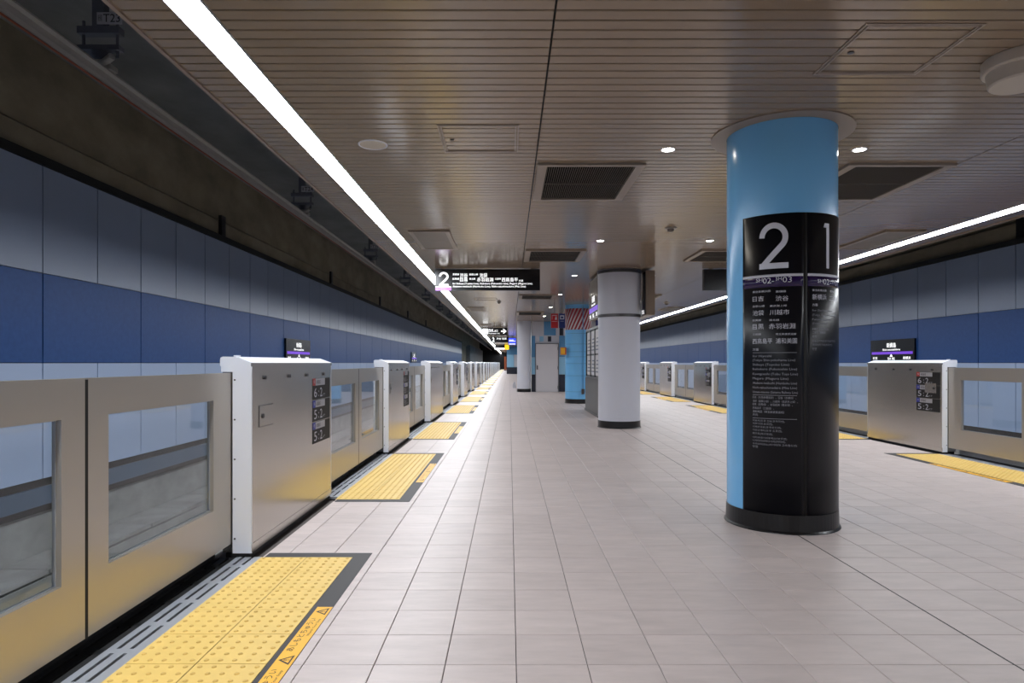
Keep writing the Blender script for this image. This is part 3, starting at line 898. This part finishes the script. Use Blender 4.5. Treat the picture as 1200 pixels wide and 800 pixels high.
for py in (413.3, 462.3, 489.3):
    q0, y = phi_at(882, CY, RS); q1, _ = phi_at(934, CY, RS); z = zpx(py, y)
    b.sector(0, 0, R + 0.004, R + 0.005, q0, q1, z - 0.0015, z + 0.0015)
obj('rule_lines', b, 'print_grey', s2)

s1 = panel_sign('platform_sign', PC, PD); s1['label'] = 'black sign wrapped on the column for platform 1'
wrap = MB().sector(0, 0, R + 0.0005, R + 0.0035, PB, PC, 0.14, ZT)
obj('sign_joint', wrap, 'black_matte', c1)
p0, y = phi_at(965, CY, RS); 
q0 = p0
b = MB(); big_digit(b, '1', lambda u, v: cyl_fn(q0)(u * 0.23, za + v * (zb - za))); obj('platform_number', b, 'print_white', s1)
obj('line_stripe', MB().sector(0, 0, R + 0.004, R + 0.0052, PC + 0.01, PD, zl - 0.010, zl + 0.010), 'print_white', s1)
obj('purple_band', MB().sector(0, 0, R + 0.004, R + 0.0050, PC + 0.01, PD, zl - 0.085, zl - 0.010), 'purple_print', s1)
def row1(mb, s, du, w, zc, h, res=2):
    lay_text(mb, s, 0, w, zc - h / 2, zc + h / 2, cyl_fn(PC + du / RS), res)
b = MB()
for (s_, du, w, dz, h) in (('SH', 0.085, 0.05, 0, 0.027), ('02-', 0.138, 0.085, -0.004, 0.042), ('SH', 0.232, 0.05, 0, 0.027), ('01', 0.285, 0.07, -0.004, 0.042)):
    row1(b, s_, du, w, zl - 0.045 + dz, h)
obj('station_numbers', b, 'print_white', s1)
b = MB()
z = lambda py: zpx(py, 4.9)
for (s_, du, w, py, h) in (('東急新横浜線', 0.04, 0.13, 341.6, 0.017), ('相鉄線', 0.21, 0.06, 342, 0.017), ('新横浜', 0.04, 0.13, 349.3, 0.042), ('二俣川', 0.205, 0.14, 350, 0.042), ('方面', 0.04, 0.045, 358.4, 0.02)):
    row1(b, s_, du, w, z(py), h)
obj('destination_lettering', b, 'print_white', s1)
b = MB()
for (s_, w, py) in (('for Shin-yokohama', 0.22, 365), ('(Tokyu Shin-yokohama Line)', 0.27, 370.3), ('Futamatagawa', 0.18, 375.4), ('(Sotetsu Line)', 0.14, 379.8), ('新横滨（东急新横滨线）、', 0.17, 386), ('二俣川（相铁线）', 0.12, 390.3), ('方向', 0.035, 394.5), ('신요코하마(도큐 신요코하마선)', 0.25, 400), ('후타마타가와(소테쓰선)', 0.2, 404.4), ('방면', 0.035, 409)):
    row1(b, s_, 0.04, w, z(py), 0.019, 1)
obj('small_lettering', b, 'print_grey', s1)

# white column with two sign boxes
c2 = column('white round column with grey bands in the middle of the platform', 12.9, 'column_white', collar=False)
for zz, h in ((3.055, 0.03), (2.195, 0.028)):
    obj('band', MB().lathe(0, 0, [(R, zz - h), (R + 0.018, zz - h), (R + 0.018, zz + h), (R, zz + h)], 72), 'band_grey', c2)
obj('upper_wrap', MB().lathe(0, 0, [(R, 2.22), (R + 0.006, 2.22), (R + 0.006, 3.03), (R, 3.03)], 72), 'enc_white', c2)
for i, (x0, x1, ya, yb) in enumerate(((1.775, 1.90, 13.0, 14.45), (2.63, 2.825, 12.55, 14.02))):
    t = thing('station_name_light_box', ['station name light box clamped to the left of the white column', 'tan station name light box clamped to the right of the white column'][i], 'sign', (0, 0, 0), 'station name light boxes on the white column')
    t.location = ((x0 + x1) / 2, ya, 2.2)
    w = (x1 - x0) / 2
    obj('case', MB().box(-w + 0.01, w - 0.01, 0.0, yb - ya, 0.0, 0.86), 'sign_tan', t)
    obj('end_cover', MB().box(-w + 0.03, w - 0.012, -0.012, 0.0, 0.03, 0.83), 'sign_tan', t)
    fc = obj('sign_face', MB().box(-w, -w + 0.01, 0.02, yb - ya - 0.02, 0.02, 0.84), 'sign_black', t)
    fn = lambda u, v: (-w - 0.002, (yb - ya) / 2 - u, v)
    tx = MB(); lay_text(tx, '新綱島', -0.22, 0.22, 0.35, 0.49, fn); lay_text(tx, 'Shin-tsunashima', -0.30, 0.30, 0.28, 0.33, fn)
    lay_text(tx, '新横浜', -0.62, -0.38, 0.03, 0.11, fn); lay_text(tx, '日吉', 0.42, 0.62, 0.03, 0.11, fn); lay_text(tx, 'SH02', -0.1, 0.1, 0.03, 0.11, fn)
    obj('lettering', tx, 'sign_white_lit', fc)
    obj('purple_line', MB().box(-w - 0.002, -w, [0.06, 0.5][i], yb - ya - 0.06, 0.15, 0.25), 'wall_sign_purple', fc)

# blue column with hazard band
c3 = column('blue round column with a red and white striped band far down the platform', 20.6, 'blue_column', collar=False)
sb = obj('striped_band', MB().sector(0, 0, R + 0.001, R + 0.012, -1.5, 1.5, 2.31, 2.97), 'stripe_white', c3)
for k in range(-5, 12):
    a0 = -1.5 + k * 0.27
    m_ = MB(); pts = []
    n = 10
    fl = []
    for i in range(n + 1):
        zz = 2.31 + 0.66 * i / n
        o = a0 + 0.66 * 1.1 * i / n
        lo, hi = max(-1.5, o), min(1.5, o + 0.15)
        if hi <= lo: lo = hi = max(-1.5, min(1.5, o))
        for q in range(4):
            p = lo + (hi - lo) * q / 3
            pts.append(((R + 0.0135) * math.sin(p), -(R + 0.0135) * math.cos(p), zz))
    for i in range(n):
        for q in range(3): fl.append((4 * i + q, 4 * i + q + 1, 4 * i + 5 + q, 4 * i + 4 + q))
    obj('red_stripe', m_.add(pts, fl), 'stripe_red', sb)
for zz in (2.19, 1.86, 1.62, 1.46, 1.25, 0.87, 0.37):
    obj('seam', MB().lathe(0, 0, [(R, zz - 0.006), (R + 0.003, zz - 0.006), (R + 0.003, zz + 0.006), (R, zz + 0.006)], 40), 'enc_blue', c3)
obj('conduit', MB().tube((0.11, -R - 0.014, 0.40), (0.11, -R - 0.014, 3.08), 0.014, 10), 'enc_blue', c3)
obj('junction_box', MB().box(0.06, 0.15, -R - 0.06, -R + 0.03, 0.30, 0.46), 'band_grey', c3)
t = thing('emergency_call_box', 'orange emergency call box on the side of the striped blue column', 'call box', (1.70, 20.35, 1.52))
obj('case', MB().box(-0.10, 0.08, -0.06, 0.06, 0.0, 0.24), 'orange_box', t)
obj('cover', MB().box(-0.085, 0.04, -0.072, -0.06, 0.03, 0.21), 'tape_yellow', t)
obj('side_plate', MB().box(0.045, 0.075, -0.068, -0.06, 0.02, 0.22), 'tag_red', t)

# projecting signs beside the blue column
def proj_sign(label, x0, x1, y, z0, z1, m_, rows):
    t = thing('projecting_sign', label, 'sign', ((x0 + x1) / 2, y, z0), 'small hanging signs by the blue column')
    w = (x1 - x0) / 2; h = z1 - z0
    p = obj('panel', MB().box(-w, w, -0.03, 0.03, 0, h), m_, t)
    obj('rod', MB().tube((0, 0, h), (0, 0, ZC - z0), 0.008, 8), 'band_grey', t)
    tx = MB(); fn = lambda u, v: (u, -0.032, v)
    for a, b_, c, d in rows: tx.box(a * w, b_ * w, -0.033, -0.03, c * h, d * h)
    obj('symbol', tx, 'print_white', p)
proj_sign('red hanging sign with a white symbol beside the blue column', 1.30, 1.52, 20.3, 2.36, 2.81, 'red_sign', [(-0.7, 0.7, 0.86, 0.89), (-0.7, -0.62, 0.60, 0.86), (0.1, 0.7, 0.58, 0.66), (0.25, 0.6, 0.66, 0.80), (-0.8, 0.8, 0.45, 0.47)])
proj_sign('dark blue hanging sign with a white square left of the striped band', 1.55, 1.74, 20.3, 2.36, 2.81, 'blue_sign', [(-0.7, 0.7, 0.80, 0.88), (-0.7, 0.7, 0.60, 0.67), (-0.7, -0.4, 0.67, 0.80), (0.4, 0.7, 0.67, 0.80), (-0.6, 0.6, 0.46, 0.48)])
proj_sign('dark blue hanging sign peeking out right of the striped band', 2.70, 2.92, 20.3, 2.36, 2.72, 'blue_sign', [(-0.5, 0.1, 0.78, 0.84), (-0.5, -0.3, 0.68, 0.84), (-0.5, 0.1, 0.66, 0.70)])

# free standing information board between the columns
t = thing('information_board', 'tall framed notice board with white posters behind the white column', 'notice board', (2.11, 15.0, 0))
obj('lower_panel', MB().box(-0.05, 0.09, 0.03, 2.62, 0.04, 0.88), 'board_frame', t)
obj('base', MB().box(-0.07, 0.11, 0.0, 2.65, 0, 0.04), 'black_paint', t)
obj('backboard', MB().box(0.0, 0.07, 0.03, 2.62, 0.88, 2.12), 'board_frame', t)
obj('frame', MB().framed(-0.03, 0.08, 0.0, 2.65, 0.88, 2.16, 0.05, 2.60, 0.93, 2.10), 'black_paint', t)
for k, (ya, yb) in enumerate(((0.09, 0.9), (0.96, 1.72), (1.78, 2.56))):
    for za, zb in ((0.96, 1.46), (1.50, 2.07)):
        p = obj('poster', MB().box(-0.006, -0.001, ya, yb, za, zb), 'poster', t)
        tx = MB()
        for q in range(4):
            tx.box(-0.0075, -0.006, ya + 0.08, yb - 0.08 - 0.05 * q, za + 0.08 + q * 0.09, za + 0.11 + q * 0.09)
        obj('print', tx, 'poster_ink', p)
    if k: obj('mullion', MB().box(-0.025, 0.0, ya - 0.06, ya, 0.93, 2.10), 'black_paint', t)

# ------------------------------------------------------------------ stair enclosures in the middle of the platform
EY = 28.45
enc = MB().box(0.995, 3.94, EY + 0.02, 47, 0, ZC - 0.008)
e1 = tag(obj('stair_enclosure', enc, 'enc_white'), 'white and blue panelled stair enclosure closing the middle of the platform', 'enclosure')
def ex(px): return (px - 597) * EY / FPX
def ez(py): return EYE - (py - 425) * EY / FPX
def epanel(px0, px1, py0, py1, m_, d=0.02):
    return obj('wall_panel', MB().box(ex(px0), ex(px1), EY + 0.02 - d, EY + 0.02, max(0.0, ez(py1)), min(ZC - 0.01, ez(py0))), m_, e1)
for a in ((623.2, 627.2, 438.6, 458.8, 'enc_navy'), (655, 702, 438.6, 458.8, 'enc_navy'), (623, 637.2, 374, 393, 'enc_white'), (637.4, 651.4, 374.7, 392.8, 'enc_blue'),
          (651.6, 655.4, 374, 393, 'enc_white'), (655.6, 660.0, 383.8, 392.8, 'enc_navy'), (660.2, 664, 374, 393, 'enc_white'), (623, 627.2, 393.3, 418.5, 'enc_blue'), (623, 627.2, 418.8, 438.4, 'enc_light'),
          (627.4, 632, 393.2, 401, 'enc_white'), (632.2, 637, 394, 400, 'enc_light'), (642, 646, 394, 400, 'enc_navy'), (646.2, 655, 393.2, 401, 'enc_white'),
          (655.3, 664, 393.2, 418, 'enc_blue'), (655.3, 664, 418.3, 438.4, 'enc_light'), (664.2, 680, 393.2, 438.4, 'enc_white'), (680.2, 702, 393.2, 438.4, 'enc_light')):
    epanel(*a)
# dark vertical joint beside the half column
obj('corner_joint', MB().box(ex(622.9), ex(623.2), EY - 0.01, EY + 0.02, 0, ZC - 0.01), 'black_matte', e1)
t = thing('service_door', 'plain pale grey service door in the stair enclosure', 'door', (ex(640.9), EY, 0))
w = ex(654.6) - ex(640.9)
obj('door_panel', MB().box(-w + 0.03, w - 0.03, -0.06, -0.01, 0.01, 2.10), 'door_paint', t)
obj('door_frame', MB().box(-w, -w + 0.03, -0.07, 0.0, 0, 2.13).box(w - 0.03, w, -0.07, 0.0, 0, 2.13).box(-w, w, -0.07, 0.0, 2.10, 2.13), 'hinge', t)
obj('handle', MB().box(-w + 0.07, -w + 0.11, -0.11, -0.06, 0.98, 1.16), 'screw', t)
for zz in (0.2, 1.05, 1.9): obj('hinge', MB().tube((w - 0.03, -0.075, zz - 0.07), (w - 0.03, -0.075, zz + 0.07), 0.018, 8), 'hinge', t)
t = thing('half_column', 'slim white round column at the corner of the stair enclosure', 'column', (0.64, EY + 0.02, 0))
obj('shaft', MB().cyl(0, 0, 0.14, ZC - 0.005, 0.30, 48, caps=False), 'column_white', t)
obj('skirt', MB().lathe(0, 0, [(0.28, 0), (0.312, 0), (0.308, 0.14), (0.28, 0.14)], 48), 'black_paint', t)
tag(obj('litter_bin', MB().prism_y([(-0.09, 0), (0.09, 0), (0.07, 0.20), (0.04, 0.30), (-0.04, 0.30), (-0.08, 0.2)], 0, 0.3), 'tag_grey', None, (0.25, 32.5, 0)), 'small grey bin on the floor left of the slim column', 'bin')
e2 = tag(obj('stair_enclosure', MB().box(-0.30, 4.66, 74.0, 100, 0, ZC - 0.008), 'enc_blue'), 'far blue enclosure with black base beyond the slim column', 'enclosure')
obj('base_panel', MB().box(-0.31, 4.67, 73.98, 100.01, 0, 0.76), 'enc_navy', e2)
for k in range(6):
    obj('wall_panel', MB().box(-0.28 + 0.8 * k, 0.48 + 0.8 * k, 73.97, 74.0, 0.80, 2.2), ['enc_light', 'enc_white'][k % 2], e2)
for k, x in enumerate((-0.72, -0.38)):
    t = thing('orange_post', ['tall orange brown post at the far end, left of the pair', 'tall orange brown post at the far end, right of the pair'][k], 'post', (x, 107, 0))
    obj('post', MB().box(-0.12, 0.12, -0.12, 0.12, 0.1, 2.3), 'orange_post', t); obj('foot', MB().box(-0.18, 0.18, -0.18, 0.18, 0, 0.1), 'black_paint', t)

# ------------------------------------------------------------------ hanging signs
def hang(label, x0, x1, y, z0, z1, cat='sign'):
    t = thing('hanging_sign', label, cat, ((x0 + x1) / 2, y, z0))
    w = (x1 - x0) / 2; h = z1 - z0
    p = obj('sign_box', MB().box(-w, w, -0.06, 0.06, 0, h), 'sign_black', t)
    for q in (-0.86, 0.86): obj('hanger', MB().box(q * w - 0.04, q * w + 0.04, -0.03, 0.03, h, ZC - z0), 'frame_beige', t)
    return t, p, w, h
SY = 12.61
t, p, w, h = hang('black hanging sign for platform 2 with white lettering', -1.443, 0.592, SY, 2.672, 3.085)
def sx(px): return (px - 597) * (SY - 0.06) / FPX - (-1.443 + 0.592) / 2
def sz(py): return EYE - (py - 425) * (SY - 0.06) / FPX - 2.672
fn = lambda u, v: (u, -0.0625, v)
def srow(mb, s, px0, px1, py0, py1): lay_text(mb, s, sx(px0), sx(px1), sz(py1), sz(py0), fn, 2)
b = MB(); big_digit(b, '2', lambda u, v: fn(sx(514.5) + u * (sx(525.5) - sx(514.5)), sz(334.8) + v * (sz(318.8) - sz(334.8)))); obj('platform_number', b, 'sign_white_lit', p)
obj('purple_band', MB().box(sx(510.4), sx(528.8), -0.062, -0.06, sz(340.3), sz(336.6)), 'sign_purple_lit', p)
obj('white_line', MB().box(sx(510.4), sx(528.8), -0.062, -0.06, sz(336.4), sz(335.6)), 'sign_white_lit', p)
b = MB(); srow(b, 'SH02-SH03', 516, 523, 337.3, 339.3); obj('station_numbers', b, 'print_white', p)
b = MB()
srow(b, '渋谷', 539, 548, 320, 324.8); srow(b, '池袋', 562, 571, 320, 324.8)
srow(b, '目黒', 539, 548, 325.2, 329.9); srow(b, '赤羽岩淵', 559, 578, 325.2, 329.9); srow(b, '西高島平', 588, 607, 325.2, 329.9)
srow(b, '東横線', 530.5, 538, 320.2, 322.6); srow(b, '副都心線', 550, 560, 320.2, 322.6)
srow(b, '目黒線', 530.5, 538, 325.4, 327.8); srow(b, '南北線', 550, 557, 325.4, 327.8); srow(b, '三田線', 580, 587, 325.4, 327.8); srow(b, '方面', 608, 613, 327.6, 329.9)
obj('destination_lettering', b, 'sign_white_lit', p)
b = MB()
srow(b, 'for Shibuya (Toyoko Line), Ikebukuro (Fukutoshin Line), Meguro (Meguro Line),', 530.5, 624, 331, 333.8)
srow(b, 'Akabane-iwabuchi (Namboku Line), Nishi-takashimadaira (Mita Line)', 530.5, 616, 334.4, 337.2)
obj('english_lettering', b, 'sign_white_lit', p)

t, p, w, h = hang('black hanging sign for platform 1, mostly behind the blue column', AX - 0.592, AX + 1.443, SY, 2.672, 3.085)
b = MB(); lay_text(b, '1', w - 0.17, w - 0.12, 0.10, 0.36, fn); lay_text(b, '新横浜', -0.2, 0.15, 0.22, 0.31, fn); lay_text(b, '二俣川 方面', 0.2, 0.65, 0.22, 0.31, fn)
lay_text(b, 'for Shin-yokohama, Futamatagawa', -0.2, 0.6, 0.10, 0.16, fn)
obj('lettering', b, 'sign_white_lit', p)
obj('purple_band', MB().box(w - 0.3, w, -0.062, -0.06, 0.01, 0.07), 'sign_purple_lit', p)

t, p, w, h = hang('distant black hanging exit sign with a white arrow', -1.40, -0.10, 33.5, 2.70, 3.085)
b = MB().box(-w + 0.03, -w + 0.30, -0.062, -0.06, 0.06, 0.33); obj('lift_symbol', b, 'sign_white_lit', p)
b = MB(); lay_text(b, '改札', -0.32, -0.05, 0.16, 0.32, fn); lay_text(b, '出口', -0.02, 0.14, 0.16, 0.28, fn); lay_text(b, 'Ticket gates  Exit', -0.32, 0.25, 0.05, 0.11, fn); obj('lettering', b, 'sign_white_lit', p)
a = [(0.32, 0.17), (0.48, 0.17), (0.41, 0.09), (0.47, 0.09), (0.59, 0.20), (0.47, 0.31), (0.41, 0.31), (0.48, 0.23), (0.32, 0.23)]
obj('arrow', MB().add([(x, -0.0625, z) for x, z in a], [(0, 1, 4, 7, 8), (1, 2, 3, 4), (4, 5, 6, 7)]), 'sign_white_lit', p)
t, p, w, h = hang('second distant black hanging sign beyond the arrow sign', -1.35, -0.05, 45.5, 2.70, 3.085)
b = MB(); lay_text(b, '2', -0.5, -0.35, 0.06, 0.34, fn); lay_text(b, '渋谷 目黒', -0.2, 0.5, 0.2, 0.33, fn); obj('lettering', b, 'sign_white_lit', p)
t, p, w, h = hang('farthest hanging sign with a yellow end panel', -1.5, -0.05, 66.0, 2.62, 3.085)
obj('yellow_panel', MB().box(w - 0.42, w, -0.062, -0.06, 0.0, h), 'sign_yellow_lit', p)
obj('white_panel', MB().box(-w, w - 0.45, -0.062, -0.06, 0.02, 0.16), 'sign_white_lit', p)
t = thing('information_screen', 'blue lit information screen hanging left of the slim column', 'screen', (0.19, 44.8, 2.50))
p = obj('case', MB().box(-0.27, 0.27, -0.05, 0.05, 0, 0.5), 'sign_black', t)
obj('screen', MB().box(-0.25, 0.25, -0.053, -0.05, 0.02, 0.48), 'screen_blue', p)
obj('text_bars', MB().box(-0.22, 0.22, -0.055, -0.053, 0.05, 0.09).box(-0.22, 0.22, -0.055, -0.053, 0.25, 0.28).box(-0.22, 0.1, -0.055, -0.053, 0.33, 0.36), 'sign_white_lit', p)
obj('hanger', MB().box(-0.03, 0.03, -0.03, 0.03, 0.5, ZC - 2.5), 'frame_beige', t)

# ------------------------------------------------------------------ station name signs on the side walls
for s in (0, 1):
    X = mx(-5.404, s); S = 1 if s == 0 else -1
    for k, y in enumerate((15.56, 35.56)):
        if s == 1 and k: continue
        t = thing('station_name_sign', ['black station name sign with purple line on the %s wall', 'distant black station name sign on the %s wall'][k] % SIDE[s], 'sign', (X, y, 1.30), 'station name signs on the walls')
        p = obj('panel', MB().box(0, S * 0.05, 0, 1.88, 0, 0.565), 'sign_black', t)
        fn = lambda u, v: (S * 0.0525, 0.94 + S * u, v)
        tx = MB(); lay_text(tx, '新綱島', -0.20, 0.20, 0.36, 0.48, fn); lay_text(tx, 'Shin-tsunashima', -0.38, 0.38, 0.285, 0.335, fn)
        lay_text(tx, '日吉', -0.82, -0.62, 0.06, 0.13, fn); lay_text(tx, '新横浜', 0.5, 0.8, 0.06, 0.13, fn); lay_text(tx, 'SH 02', -0.15, 0.15, 0.05, 0.11, fn)
        lay_text(tx, '▲', -0.06, 0.06, 0.13, 0.2, fn)
        obj('lettering', tx, 'sign_white_lit', p)
        obj('purple_line', MB().box(S * 0.05, S * 0.052, 0.06, 1.82, 0.19, 0.255), 'wall_sign_purple', p)

bpy.data.scenes.remove(tscene)
